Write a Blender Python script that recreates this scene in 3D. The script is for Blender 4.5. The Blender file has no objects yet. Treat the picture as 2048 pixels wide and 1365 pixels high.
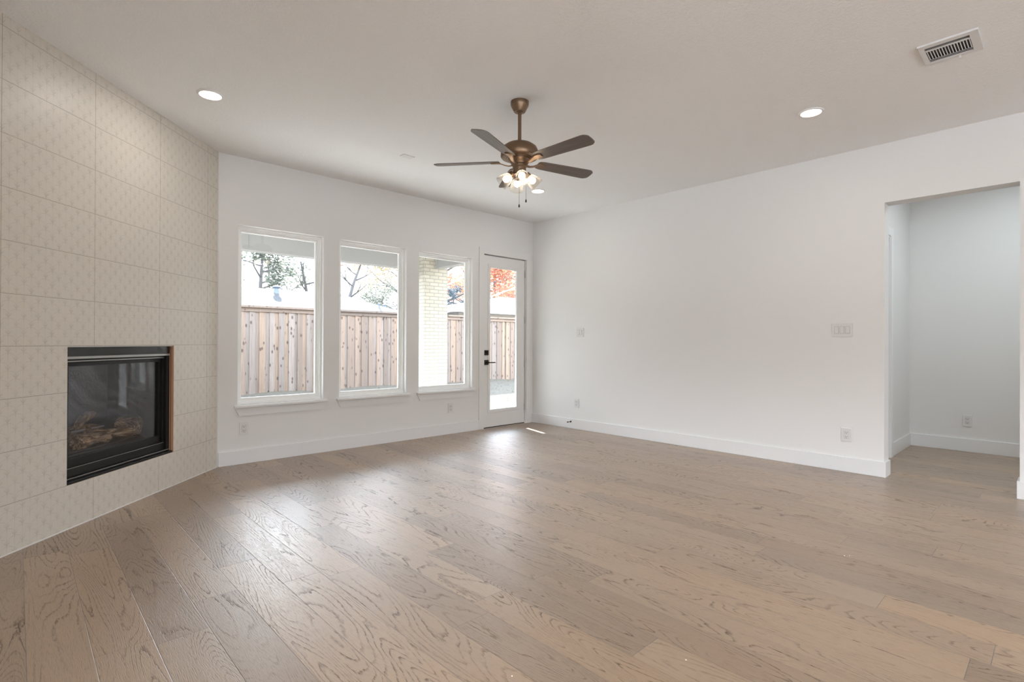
import bpy, bmesh, math, random
from mathutils import Vector, Matrix

# ------------------------------------------------------------------ camera, sky, sun, exposure
S = bpy.context.scene
COL = S.collection
H = 3.05                                           # ceiling height (10 ft)
CAM = Vector((-5.7578, -5.6418, 1.2149))
yaw, pit, rol = 0.814377, 0.003274, 0.003900
fw = Vector((math.cos(yaw) * math.cos(pit), math.sin(yaw) * math.cos(pit), math.sin(pit)))
r0 = Vector((math.sin(yaw), -math.cos(yaw), 0)); u0 = r0.cross(fw)
rt = r0 * math.cos(rol) + u0 * math.sin(rol); up = -r0 * math.sin(rol) + u0 * math.cos(rol)
cd = bpy.data.cameras.new('camera'); cam = bpy.data.objects.new('camera', cd); COL.objects.link(cam)
cam.matrix_world = Matrix(((rt.x, up.x, -fw.x, CAM.x), (rt.y, up.y, -fw.y, CAM.y), (rt.z, up.z, -fw.z, CAM.z), (0, 0, 0, 1)))
cd.sensor_fit = 'HORIZONTAL'; cd.sensor_width = 36.0; cd.lens = 36.0 * 1049.7 / 2048
cd.clip_start = 0.02; cd.clip_end = 300
S.camera = cam

S.view_settings.view_transform = 'Standard'; S.view_settings.look = 'None'
S.view_settings.gamma = 1.0; S.view_settings.use_curve_mapping = False
S.view_settings.exposure = 0.10
try:
    S.cycles.max_bounces = 14; S.cycles.diffuse_bounces = 6; S.cycles.transparent_max_bounces = 16
    S.cycles.sample_clamp_indirect = 8.0; S.cycles.caustics_reflective = False; S.cycles.caustics_refractive = False
except Exception: pass

SKY = 7.5
world = bpy.data.worlds.new('world'); S.world = world; world.use_nodes = True
wn = world.node_tree; wn.nodes.clear()
wo = wn.nodes.new('ShaderNodeOutputWorld'); wb = wn.nodes.new('ShaderNodeBackground')
tc = wn.nodes.new('ShaderNodeTexCoord'); sx = wn.nodes.new('ShaderNodeSeparateXYZ'); cr = wn.nodes.new('ShaderNodeValToRGB')
while len(cr.color_ramp.elements) < 5: cr.color_ramp.elements.new(0.5)
for el_, (p_, c_) in zip(cr.color_ramp.elements, ((0.0, (0.27, 0.275, 0.28)), (0.13, (0.30, 0.31, 0.32)), (0.19, (2.0, 2.14, 2.34)), (0.42, (1.35, 1.5, 1.72)), (0.7, (0.66, 0.80, 1.0)))):
    el_.position = p_; el_.color = (*c_, 1)
wn.links.new(tc.outputs['Generated'], sx.inputs[0]); wn.links.new(sx.outputs[2], cr.inputs[0])
wn.links.new(cr.outputs[0], wb.inputs[0]); wb.inputs[1].default_value = SKY; wn.links.new(wb.outputs[0], wo.inputs[0])

SUNV = Vector((0.29, 1.0, 0.686 * math.hypot(0.29, 1.0)))      # towards the sun
sd = bpy.data.lights.new('sun', 'SUN'); sd.energy = 24.0; sd.angle = math.radians(0.6); sd.color = (1.0, 0.975, 0.93)
sun = bpy.data.objects.new('sun', sd); COL.objects.link(sun); sun.location = (3, 12, 12)
sun.rotation_euler = SUNV.to_track_quat('Z', 'Y').to_euler()

CAN_POWER, CAN_COL = 4.2, (1.0, 0.955, 0.90)
REAR_FILL_POWER = 6.5
BULB_EMIT = 15.0
def area(name, loc, rot, sxy, energy, color=(1, 1, 1), shape='RECTANGLE', portal=False, parent=None):
    d = bpy.data.lights.new(name, 'AREA'); d.shape = shape; d.size = sxy[0]
    if shape == 'RECTANGLE': d.size_y = sxy[1]
    d.energy = energy; d.color = color
    o = bpy.data.objects.new(name, d); COL.objects.link(o); o.location = loc; o.rotation_euler = rot
    if portal:
        try: d.cycles.is_portal = True
        except Exception: pass
    if parent: o.parent = parent
    return o
PI = math.pi
WINX = [(-4.167, -3.297), (-3.113, -2.241), (-2.056, -1.189)]
WZ0, WZ1 = 0.583, 2.378
for a, b in WINX:
    area('daylight_portal', ((a + b) / 2, 0.17, (WZ0 + WZ1) / 2), (-PI / 2, 0, 0), (b - a, WZ1 - WZ0), 1, portal=True)
area('daylight_portal', (-0.595, 0.17, 1.275), (-PI / 2, 0, 0), (0.56, 2.1), 1, portal=True)
area('daylight_portal', (-6.1, -10.65, 1.31), (PI / 2, 0, 0), (5.6, 2.58), 1, portal=True)
area('daylight_portal', (-9.65, -7.4, 1.31), (0, -PI / 2, 0), (2.58, 4.4), 1, portal=True)

# ------------------------------------------------------------------ node helpers
class NT:
    def __init__(s, name):
        s.mat = bpy.data.materials.new(name); s.mat.use_nodes = True
        s.t = s.mat.node_tree; s.n = s.t.nodes; s.n.clear()
        s.out = s.n.new('ShaderNodeOutputMaterial')
    def link(s, a, b): s.t.links.new(a, b)
    def put(s, sock, v):
        if hasattr(v, 'is_linked') or isinstance(v, bpy.types.NodeSocket): s.link(v, sock)
        else: sock.default_value = v
    def m(s, op, a, b=None, c=None, clamp=False):
        n = s.n.new('ShaderNodeMath'); n.operation = op; n.use_clamp = clamp
        s.put(n.inputs[0], a)
        if b is not None: s.put(n.inputs[1], b)
        if c is not None: s.put(n.inputs[2], c)
        return n.outputs[0]
    def pos(s):
        return s.n.new('ShaderNodeNewGeometry').outputs['Position']
    def obj(s):
        return s.n.new('ShaderNodeTexCoord').outputs['Object']
    def sep(s, v):
        n = s.n.new('ShaderNodeSeparateXYZ'); s.link(v, n.inputs[0]); return n.outputs
    def comb(s, x=0.0, y=0.0, z=0.0):
        n = s.n.new('ShaderNodeCombineXYZ')
        for i, v in enumerate((x, y, z)): s.put(n.inputs[i], v)
        return n.outputs[0]
    def noise(s, vec, scale=1.0, detail=2.0, rough=0.5, dist=0.0):
        n = s.n.new('ShaderNodeTexNoise'); s.link(vec, n.inputs['Vector'])
        n.inputs['Scale'].default_value = scale; n.inputs['Detail'].default_value = detail
        n.inputs['Roughness'].default_value = rough; n.inputs['Distortion'].default_value = dist
        return n.outputs['Fac']
    def white(s, vec):
        n = s.n.new('ShaderNodeTexWhiteNoise'); n.noise_dimensions = '3D'; s.link(vec, n.inputs['Vector'])
        return n.outputs['Value'], n.outputs['Color']
    def ramp(s, f, stops):
        n = s.n.new('ShaderNodeValToRGB'); e = n.color_ramp.elements
        while len(e) < len(stops): e.new(0.5)
        for i, (p, c) in enumerate(stops):
            e[i].position = p; e[i].color = (c[0], c[1], c[2], 1) if not isinstance(c, (int, float)) else (c, c, c, 1)
        s.link(f, n.inputs[0]); return n.outputs[0]
    def mix(s, f, a, b, mode='MIX'):
        n = s.n.new('ShaderNodeMix'); n.data_type = 'RGBA'; n.blend_type = mode
        s.put(n.inputs[0], f)
        for i, v in ((6, a), (7, b)):
            if isinstance(v, tuple): n.inputs[i].default_value = (v[0], v[1], v[2], 1)
            else: s.link(v, n.inputs[i])
        return n.outputs[2]
    def bump(s, h, strength=0.2, dist=0.01):
        n = s.n.new('ShaderNodeBump'); n.inputs['Strength'].default_value = strength; n.inputs['Distance'].default_value = dist
        s.link(h, n.inputs['Height']); return n.outputs[0]
    def bsdf(s, color, rough=0.5, metal=0.0, spec=0.5, normal=None, emit=None, estr=0.0):
        b = s.n.new('ShaderNodeBsdfPrincipled')
        if isinstance(color, tuple): b.inputs['Base Color'].default_value = (color[0], color[1], color[2], 1)
        else: s.link(color, b.inputs['Base Color'])
        s.put(b.inputs['Roughness'], rough); s.put(b.inputs['Metallic'], metal)
        b.inputs['Specular IOR Level'].default_value = spec
        if normal is not None: s.link(normal, b.inputs['Normal'])
        if emit: b.inputs['Emission Color'].default_value = (emit[0], emit[1], emit[2], 1); b.inputs['Emission Strength'].default_value = estr
        s.link(b.outputs[0], s.out.inputs[0]); return b

def flat(name, color, rough=0.5, metal=0.0, spec=0.5, noise=None):
    k = NT(name)
    nrm = None
    if noise: nrm = k.bump(k.noise(k.pos(), noise[0], 2.0), noise[1], noise[2])
    k.bsdf(color, rough, metal, spec, nrm); return k.mat

M = {}
def paint(name, color, rough, scale, strength, coarse=False):
    k = NT(name); p = k.pos()
    h = k.noise(p, scale, 3.0, 0.6)
    if coarse:
        h2 = k.noise(p, scale * 0.45, 2.0, 0.5, 0.6)
        h = k.m('ADD', h, k.ramp(h2, [(0.42, 0.0), (0.56, 1.0)]))
    col = k.mix(k.noise(p, 0.6, 2.0), color, tuple(c * 0.985 for c in color))
    k.bsdf(col, rough, 0, 0.35, k.bump(h, strength, 0.004)); return k.mat
M['wall'] = paint('wall_paint', (0.765, 0.758, 0.745), 0.62, 95, 0.16)
M['ceiling'] = paint('ceiling_paint', (0.875, 0.88, 0.885), 0.85, 120, 0.28, True)
M['trim'] = flat('white_trim_paint', (0.77, 0.768, 0.765), 0.32)
M['door_paint'] = flat('door_paint', (0.77, 0.763, 0.75), 0.36)
M['vinyl'] = flat('white_vinyl', (0.92, 0.925, 0.91), 0.3)
M['plate'] = flat('white_plastic', (0.70, 0.69, 0.68), 0.3)
M['gap_shade'] = flat('gap_shadow_grey', (0.34, 0.33, 0.32), 0.5)  # edge shadow around rockers and receptacles, put into a grey colour
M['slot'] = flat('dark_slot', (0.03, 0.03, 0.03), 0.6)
M['bronze'] = flat('oil_rubbed_bronze', (0.045, 0.030, 0.022), 0.35, 0.6)
M['satin_nickel'] = flat('satin_nickel', (0.50, 0.48, 0.45), 0.35, 0.9)
M['fan_metal'] = flat('bronze_fan_metal', (0.20, 0.128, 0.078), 0.38, 0.75)
M['black_gloss'] = flat('gloss_black_metal', (0.012, 0.011, 0.010), 0.12)
M['black_satin'] = flat('satin_black_metal', (0.010, 0.0095, 0.009), 0.42, 0.0, 0.28)
M['grey_edge'] = flat('grey_edge_highlight', (0.42, 0.41, 0.39), 0.3, 0.6)  # grey steel edges, with bevel highlights put into the colour
M['firebox'] = flat('firebox_panel', (0.055, 0.055, 0.056), 0.75, noise=(60, 0.4, 0.01))
M['copper'] = flat('copper_edge_strip', (0.62, 0.36, 0.22), 0.5)
M['dark_brown'] = flat('dark_brown_edge', (0.12, 0.05, 0.03), 0.6)
M['concrete'] = flat('porch_concrete', (0.58, 0.575, 0.56), 0.85, noise=(40, 0.2, 0.01))
M['soffit'] = flat('grey_porch_paint', (0.31, 0.303, 0.292), 0.6)
M['metal_vent'] = flat('galvanised_vent', (0.10, 0.13, 0.17), 0.5)
M['cable'] = flat('pale_cable_sheath', (0.85, 0.85, 0.85), 0.5)
M['house_wall'] = flat('house_wall_paint', (0.6, 0.57, 0.53), 0.8)
M['chalk'] = flat('white_plaster', (0.9, 0.89, 0.87), 0.8)

def glassy(name, ior=1.45, tint=(1, 1, 1), rough=0.0, extra=None):
    k = NT(name)
    tr = k.n.new('ShaderNodeBsdfTransparent'); tr.inputs[0].default_value = (*tint, 1)
    gl = k.n.new('ShaderNodeBsdfGlossy'); gl.inputs['Roughness'].default_value = rough
    fr = k.n.new('ShaderNodeLayerWeight'); fr.inputs[0].default_value = 0.5
    f0 = ((ior - 1) / (ior + 1)) ** 2                    # Schlick reflectance, the same from either side of the pane
    f = k.m('ADD', f0, k.m('MULTIPLY', k.m('POWER', fr.outputs['Facing'], 5.0), 1 - f0))
    mx = k.n.new('ShaderNodeMixShader'); k.link(f, mx.inputs[0]); k.link(tr.outputs[0], mx.inputs[1]); k.link(gl.outputs[0], mx.inputs[2])
    if extra: extra(k, gl, mx)
    k.link(mx.outputs[0], k.out.inputs[0]); return k.mat
M['glass'] = glassy('window_glass', 1.40, (0.97, 0.985, 0.98))
def wavy(k, gl, mx):
    o = k.obj(); n = k.bump(k.noise(o, 3.0, 1.0, 0.5, 0.4), 0.02, 0.02); k.link(n, gl.inputs['Normal'])
M['fire_glass'] = glassy('fireplace_glass', 1.6, (0.93, 0.93, 0.94), 0.0, wavy)
def shade_glass():
    k = NT('seeded_glass'); tr = k.n.new('ShaderNodeBsdfTransparent'); tr.inputs[0].default_value = (0.93, 0.91, 0.88, 1); tl = k.n.new('ShaderNodeBsdfTranslucent'); tl.inputs[0].default_value = (0.9, 0.88, 0.85, 1)
    gl = k.n.new('ShaderNodeBsdfGlossy'); gl.inputs['Roughness'].default_value = 0.15
    lw = k.n.new('ShaderNodeLayerWeight'); lw.inputs[0].default_value = 0.35
    v = k.noise(k.obj(), 130, 1.0); f = k.m('MULTIPLY', k.ramp(v, [(0.52, 0.0), (0.66, 1.0)]), 0.05)
    m1 = k.n.new('ShaderNodeMixShader'); k.link(f, m1.inputs[0]); k.link(tr.outputs[0], m1.inputs[1]); k.link(tl.outputs[0], m1.inputs[2])
    m2 = k.n.new('ShaderNodeMixShader'); k.link(k.m('MULTIPLY', lw.outputs['Facing'], 0.42), m2.inputs[0]); k.link(m1.outputs[0], m2.inputs[1])
    m3 = k.n.new('ShaderNodeMixShader'); m3.inputs[0].default_value = 0.6; k.link(gl.outputs[0], m3.inputs[1]); k.link(tl.outputs[0], m3.inputs[2]); k.link(m3.outputs[0], m2.inputs[2])
    k.link(m2.outputs[0], k.out.inputs[0]); return k.mat
M['shade_glass'] = shade_glass()

def emitter(name, col, strength):
    k = NT(name); e = k.n.new('ShaderNodeEmission'); e.inputs[0].default_value = (*col, 1); e.inputs[1].default_value = strength
    k.link(e.outputs[0], k.out.inputs[0]); return k.mat
M['bulb'] = emitter('lit_bulb', (1.0, 0.86, 0.68), BULB_EMIT)
M['lens'] = emitter('lit_downlight_lens', (1.0, 0.90, 0.78), 12.0)

def mesh_screen():                                  # fine wire mesh behind the fireplace glass, moire ripples and reflected haze painted in
    k = NT('wire_mesh_moire'); o = k.sep(k.obj())
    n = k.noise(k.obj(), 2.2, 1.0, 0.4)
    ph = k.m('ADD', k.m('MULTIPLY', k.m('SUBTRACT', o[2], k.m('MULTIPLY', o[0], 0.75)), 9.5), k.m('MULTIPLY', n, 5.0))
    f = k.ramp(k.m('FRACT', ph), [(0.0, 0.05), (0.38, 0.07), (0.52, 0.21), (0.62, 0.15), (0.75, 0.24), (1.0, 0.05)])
    f = k.m('MULTIPLY', f, k.ramp(o[2], [(0.52, 0.06), (0.70, 0.85)]))  # fades low down, where the painted reflection haze ends
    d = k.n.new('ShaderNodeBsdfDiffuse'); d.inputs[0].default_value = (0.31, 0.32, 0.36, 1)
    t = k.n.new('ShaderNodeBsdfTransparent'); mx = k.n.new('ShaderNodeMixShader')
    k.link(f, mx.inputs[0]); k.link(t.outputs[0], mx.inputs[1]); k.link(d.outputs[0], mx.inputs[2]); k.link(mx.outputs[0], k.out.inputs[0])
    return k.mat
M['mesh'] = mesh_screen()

PW = 0.18975
def floor_mat():
    k = NT('oak_planks'); x, y, z = k.sep(k.pos())
    cx = k.m('DIVIDE', k.m('ADD', x, 5.726), PW)
    ci = k.m('FLOOR', cx); fx = k.m('FRACT', cx)
    rc, _ = k.white(k.comb(ci, 3.7, 0.0))
    rl, _ = k.white(k.comb(ci, 11.3, 5.0))
    L = k.m('ADD', 1.25, k.m('MULTIPLY', rl, 0.75))
    cy = k.m('ADD', k.m('DIVIDE', y, L), k.m('MULTIPLY', rc, 9.0))
    ri = k.m('FLOOR', cy); fy = k.m('FRACT', cy)
    tone, tcol = k.white(k.comb(ci, ri, 1.0)); r2, _ = k.white(k.comb(ci, ri, 7.0)); r3, _ = k.white(k.comb(ci, ri, 13.0))
    # seams
    ex = k.m('MULTIPLY', k.m('MINIMUM', fx, k.m('SUBTRACT', 1.0, fx)), PW)
    ey = k.m('MULTIPLY', k.m('MINIMUM', fy, k.m('SUBTRACT', 1.0, fy)), L)
    e = k.m('MINIMUM', ex, ey)
    seam = k.m('SUBTRACT', 1.0, k.m('DIVIDE', e, 0.0022, clamp=True))
    # cathedral grain: contour lines of a stretched noise, shifted per plank
    ox = k.m('MULTIPLY', r2, 61.0); oy = k.m('MULTIPLY', r3, 83.0)
    gv = k.comb(k.m('ADD', k.m('MULTIPLY', x, 5.0), ox), k.m('ADD', k.m('MULTIPLY', y, 0.62), oy), k.m('MULTIPLY', tone, 40.0))
    n1 = k.noise(gv, 1.0, 1.6, 0.40, 0.35)
    wob = k.noise(k.comb(k.m('MULTIPLY', x, 90.0), k.m('MULTIPLY', y, 30.0), 0.0), 1.0, 2.0)
    rings = k.m('FRACT', k.m('ADD', k.m('MULTIPLY', n1, k.m('ADD', 22.0, k.m('MULTIPLY', r2, 26.0))), k.m('MULTIPLY', wob, 0.42)))
    line = k.ramp(rings, [(0.0, 0.0), (0.70, 0.02), (0.88, 0.75), (0.95, 1.0), (1.0, 0.0)])
    fade = k.ramp(k.noise(k.comb(k.m('MULTIPLY', x, 8.0), k.m('MULTIPLY', y, 1.6), ox), 1.0, 2.0), [(0.36, 0.10), (0.62, 1.0)])
    dash = k.ramp(k.noise(k.comb(k.m('MULTIPLY', x, 150.0), k.m('MULTIPLY', y, 26.0), oy), 1.0, 2.0), [(0.36, 0.15), (0.54, 1.0)])
    line = k.m('MULTIPLY', k.m('MULTIPLY', line, fade), dash)
    pores = k.noise(k.comb(k.m('MULTIPLY', x, 320.0), k.m('MULTIPLY', y, 22.0), oy), 1.0, 3.0, 0.6)
    pore = k.ramp(pores, [(0.50, 0.0), (0.66, 1.0)])
    broad = k.noise(k.comb(k.m('MULTIPLY', x, 14.0), k.m('MULTIPLY', y, 1.1), ox), 1.0, 2.0)
    base = k.ramp(tone, [(0.0, (0.235, 0.143, 0.074)), (0.35, (0.308, 0.192, 0.102)), (0.7, (0.366, 0.235, 0.128)), (1.0, (0.412, 0.260, 0.137))])
    base = k.mix(k.m('MULTIPLY', r3, 0.35), base, (0.35, 0.262, 0.178))
    base = k.mix(k.m('MULTIPLY', broad, 0.5), base, k.mix(1.0, base, (0.80, 0.78, 0.75), 'MULTIPLY'))
    colr = k.mix(k.m('MULTIPLY', line, 0.92), base, (0.075, 0.045, 0.026))
    colr = k.mix(k.m('MULTIPLY', pore, 0.30), colr, (0.11, 0.070, 0.042))
    colr = k.mix(k.m('MULTIPLY', seam, 0.8), colr, (0.05, 0.034, 0.022))
    h = k.m('SUBTRACT', 1.0, k.m('ADD', k.m('MULTIPLY', line, 0.55), k.m('ADD', k.m('MULTIPLY', pore, 0.30), k.m('MULTIPLY', seam, 0.9))))
    h = k.m('ADD', h, k.m('MULTIPLY', r2, 0.08))
    rough = k.m('ADD', 0.34, k.m('ADD', k.m('MULTIPLY', line, 0.18), k.m('MULTIPLY', pore, 0.12)))
    b = k.bsdf(colr, rough, 0, 0.6, k.bump(h, 0.55, 0.0020)); b.inputs['Coat Weight'].default_value = 1.0; b.inputs['Coat Roughness'].default_value = 0.54; b.inputs['Coat IOR'].default_value = 1.9; k.link(b.inputs['Normal'].links[0].from_socket, b.inputs['Coat Normal']); k.link(k.m('SUBTRACT', 1.0, k.m('MULTIPLY', line, 0.85)), b.inputs['Coat Weight']); return k.mat
M['floor'] = floor_mat()

def tile_mat():                                     # large wall tiles printed with rows of fans, stems and arches
    k = NT('fan_pattern_tile'); x, y, z = k.sep(k.obj())
    CW, RH = 0.09357, 0.1
    def row(offx, offz):
        fx = k.m('FRACT', k.m('ADD', k.m('DIVIDE', k.m('SUBTRACT', x, 0.177), CW), offx))
        lx = k.m('MULTIPLY', k.m('SUBTRACT', fx, 0.5), CW)                        # from the stem
        fz = k.m('FRACT', k.m('ADD', k.m('DIVIDE', k.m('SUBTRACT', z, 0.284), RH), offz))
        lz = k.m('MULTIPLY', k.m('SUBTRACT', fz, 0.5), RH)
        ax = k.m('ABSOLUTE', lx)
        # arch between neighbouring fans
        mx = k.m('DIVIDE', k.m('SUBTRACT', CW / 2, ax), CW / 2)
        arch = k.m('MULTIPLY', k.m('SQRT', k.m('SUBTRACT', 1.0, k.m('MULTIPLY', k.m('MULTIPLY', mx, mx), 0.98))), 0.034)
        da = k.m('ABSOLUTE', k.m('SUBTRACT', k.m('SUBTRACT', lz, 0.002), arch))
        al = k.m('SUBTRACT', 1.0, k.m('DIVIDE', da, 0.0021, clamp=True))
        # fan of rays over the stem
        ang = k.m('ARCTAN2', lx, k.m('ADD', lz, 0.012)); rad = k.m('SQRT', k.m('ADD', k.m('MULTIPLY', lx, lx), k.m('MULTIPLY', k.m('ADD', lz, 0.012), k.m('ADD', lz, 0.012))))
        rays = k.m('POWER', k.m('ABSOLUTE', k.m('COSINE', k.m('MULTIPLY', ang, 5.0))), 5.0)
        within = k.m('MULTIPLY', k.m('LESS_THAN', k.m('ABSOLUTE', ang), 0.80), k.m('SUBTRACT', 1.0, k.m('DIVIDE', rad, 0.034, clamp=True)))
        fan = k.m('MULTIPLY', k.m('ADD', 0.35, rays), k.m('MULTIPLY', within, 1.15))
        wedge = k.m('MULTIPLY', k.m('LESS_THAN', k.m('ABSOLUTE', k.m('ADD', lz, 0.012)), 0.014), k.m('SUBTRACT', 1.0, k.m('DIVIDE', ax, 0.0028, clamp=True)))
        stem = k.m('MULTIPLY', k.m('SUBTRACT', 1.0, k.m('DIVIDE', ax, 0.0016, clamp=True)), 0.55)
        return k.m('MAXIMUM', k.m('MAXIMUM', k.m('MULTIPLY', al, 0.85), fan), k.m('MAXIMUM', wedge, stem))
    pat = k.m('MAXIMUM', row(0.5, 0.25), row(0.0, 0.75))
    fine = k.m('MULTIPLY', k.m('POWER', k.m('ABSOLUTE', k.m('SINE', k.m('MULTIPLY', x, PI / 0.0117))), 14.0), 0.10)
    pat = k.m('MINIMUM', k.m('MAXIMUM', pat, fine), 1.0)
    worn = k.ramp(k.noise(k.obj(), 9.0, 3.0), [(0.3, 0.45), (0.7, 1.0)])
    pat = k.m('MULTIPLY', pat, worn)
    # joints
    jx = k.m('FRACT', k.m('ADD', k.m('DIVIDE', k.m('SUBTRACT', x, 0.177), 0.655), 10.0)); jx = k.m('MULTIPLY', k.m('MINIMUM', jx, k.m('SUBTRACT', 1.0, jx)), 0.655)
    jz = k.m('FRACT', k.m('ADD', k.m('DIVIDE', k.m('SUBTRACT', z, 0.284), 0.3), 10.0)); jz = k.m('MULTIPLY', k.m('MINIMUM', jz, k.m('SUBTRACT', 1.0, jz)), 0.3)
    j = k.m('SUBTRACT', 1.0, k.m('DIVIDE', k.m('MINIMUM', jx, jz), 0.0022, clamp=True))
    base = k.mix(k.noise(k.obj(), 2.5, 2.0), (0.66, 0.615, 0.545), (0.70, 0.655, 0.585))
    col = k.mix(k.m('MULTIPLY', pat, 0.74), base, (0.38, 0.34, 0.285))
    col = k.mix(j, col, (0.27, 0.215, 0.165))
    h = k.m('SUBTRACT', k.m('MULTIPLY', pat, 0.25), j)
    k.bsdf(col, k.m('ADD', 0.42, k.m('MULTIPLY', pat, -0.12)), 0, 0.5, k.bump(h, 0.35, 0.002)); return k.mat
M['tile'] = tile_mat()

def blade_mat():
    k = NT('dark_walnut_blade'); x, y, z = k.sep(k.obj())
    n = k.noise(k.comb(k.m('MULTIPLY', x, 3.0), k.m('MULTIPLY', y, 50.0), z), 1.0, 3.0, 0.6)
    k.bsdf(k.ramp(n, [(0.3, (0.085, 0.065, 0.055)), (0.7, (0.145, 0.112, 0.096))]), 0.40, 0, 0.55); return k.mat
M['blade'] = blade_mat()

def log_mat():
    k = NT('ceramic_bark'); o = k.obj(); x, y, z = k.sep(o)
    n = k.noise(k.comb(k.m('MULTIPLY', x, 9.0), k.m('MULTIPLY', y, 55.0), k.m('MULTIPLY', z, 55.0)), 1.0, 4.0, 0.65, 0.6)
    c = k.ramp(n, [(0.32, (0.035, 0.022, 0.014)), (0.5, (0.23, 0.145, 0.082)), (0.68, (0.66, 0.48, 0.30))])
    k.bsdf(c, 0.85, 0, 0.3, k.bump(n, 0.9, 0.02)); return k.mat
M['log'] = log_mat()

def fence_mat():
    k = NT('cedar_boards'); g = k.n.new('ShaderNodeNewGeometry'); rnd = g.outputs['Random Per Island']
    x, y, z = k.sep(g.outputs['Position'])
    off = k.m('MULTIPLY', rnd, 97.0)
    n = k.noise(k.comb(k.m('ADD', k.m('MULTIPLY', x, 46.0), off), off, k.m('MULTIPLY', z, 1.8)), 1.0, 3.0, 0.6, 0.5)
    base = k.ramp(rnd, [(0.0, (0.135, 0.108, 0.095)), (0.2, (0.29, 0.212, 0.165)), (0.4, (0.185, 0.152, 0.138)), (0.6, (0.32, 0.225, 0.16)), (0.8, (0.225, 0.188, 0.168)), (1.0, (0.29, 0.24, 0.212))])
    col = k.mix(k.ramp(n, [(0.35, 0.0), (0.75, 0.55)]), base, (0.115, 0.085, 0.072))
    v = k.n.new('ShaderNodeTexVoronoi'); v.feature = 'F1'
    k.link(k.comb(k.m('ADD', k.m('MULTIPLY', x, 10.0), off), off, k.m('MULTIPLY', z, 5.5)), v.inputs['Vector']); v.inputs['Scale'].default_value = 1.0
    knot = k.ramp(v.outputs['Distance'], [(0.16, 1.0), (0.25, 0.0)])
    col = k.mix(k.m('MULTIPLY', knot, 0.85), col, (0.06, 0.04, 0.032))
    k.bsdf(col, 0.8, 0, 0.3, k.bump(n, 0.3, 0.004)); return k.mat
M['fence'] = fence_mat()

def brick_mat():
    k = NT('cream_brick'); x, y, z = k.sep(k.pos())
    b = k.n.new('ShaderNodeTexBrick'); k.link(k.comb(k.m('ADD', x, y), z, 0.0), b.inputs['Vector'])
    b.inputs['Scale'].default_value = 1.0; b.inputs['Brick Width'].default_value = 0.203; b.inputs['Row Height'].default_value = 0.0677
    b.inputs['Mortar Size'].default_value = 0.008; b.inputs['Color1'].default_value = (0.50, 0.465, 0.385, 1); b.inputs['Color2'].default_value = (0.44, 0.405, 0.33, 1)
    b.inputs['Mortar'].default_value = (0.30, 0.285, 0.255, 1)
    k.bsdf(b.outputs['Color'], 0.85, 0, 0.2, k.bump(k.m('SUBTRACT', 1.0, b.outputs['Fac']), 0.5, 0.008)); return k.mat
M['brick'] = brick_mat()

def ground_mat():
    k = NT('dry_lawn'); p = k.pos()
    n = k.noise(p, 28, 4.0, 0.7); n2 = k.noise(p, 2.0, 3.0)
    c = k.ramp(n, [(0.3, (0.08, 0.07, 0.056)), (0.5, (0.14, 0.125, 0.10)), (0.7, (0.21, 0.19, 0.155))])
    c = k.mix(k.m('MULTIPLY', n2, 0.5), c, (0.125, 0.118, 0.105))
    k.bsdf(c, 0.95, 0, 0.1, k.bump(n, 0.6, 0.03)); return k.mat
M['ground'] = ground_mat()
def shingle_mat():
    k = NT('pale_shingles'); x, y, z = k.sep(k.pos())
    b = k.n.new('ShaderNodeTexBrick'); k.link(k.comb(x, k.m('MULTIPLY', y, 1.08), 0.0), b.inputs['Vector'])
    b.inputs['Scale'].default_value = 1.0; b.inputs['Brick Width'].default_value = 0.3; b.inputs['Row Height'].default_value = 0.14; b.inputs['Mortar Size'].default_value = 0.012
    b.inputs['Color1'].default_value = (0.075, 0.075, 0.077, 1); b.inputs['Color2'].default_value = (0.062, 0.062, 0.065, 1); b.inputs['Mortar'].default_value = (0.034, 0.034, 0.039, 1)
    k.bsdf(b.outputs['Color'], 0.9, 0, 0.2); return k.mat
M['shingle'] = shingle_mat()
M['brightened_roof'] = flat('brightened_roofing', (0.45, 0.45, 0.45), 0.8)  # lighter copy of the shingles, brightened to offset tree shade on that roof
def leaf_mat(name, stops):
    k = NT(name); rnd = k.n.new('ShaderNodeNewGeometry').outputs['Random Per Island']
    c = k.ramp(rnd, stops)
    d = k.n.new('ShaderNodeBsdfDiffuse'); t = k.n.new('ShaderNodeBsdfTranslucent'); mx = k.n.new('ShaderNodeMixShader'); mx.inputs[0].default_value = 0.5
    k.link(c, d.inputs[0]); k.link(c, t.inputs[0]); k.link(d.outputs[0], mx.inputs[1]); k.link(t.outputs[0], mx.inputs[2]); k.link(mx.outputs[0], k.out.inputs[0]); return k.mat
M['leaf_green'] = leaf_mat('grey_green_leaf', [(0, (0.085, 0.10, 0.08)), (0.5, (0.125, 0.14, 0.115)), (1, (0.19, 0.195, 0.165))])
M['leaf_tan'] = leaf_mat('tan_leaf', [(0, (0.20, 0.17, 0.09)), (0.5, (0.27, 0.22, 0.11)), (1, (0.18, 0.19, 0.12))])
M['leaf_red'] = leaf_mat('red_orange_leaf', [(0, (0.42, 0.15, 0.11)), (0.35, (0.52, 0.24, 0.18)), (0.65, (0.56, 0.30, 0.14)), (0.85, (0.58, 0.33, 0.27)), (1, (0.40, 0.24, 0.17))])
M['leaf_dark'] = leaf_mat('blue_green_needles', [(0, (0.05, 0.075, 0.09)), (1, (0.12, 0.15, 0.17))])
M['leaf_litter'] = leaf_mat('fallen_leaf', [(0, (0.20, 0.10, 0.05)), (0.5, (0.26, 0.165, 0.09)), (1, (0.17, 0.12, 0.08))])
M['bark'] = flat('grey_bark', (0.085, 0.078, 0.078), 0.9, noise=(14, 0.5, 0.03))

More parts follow.
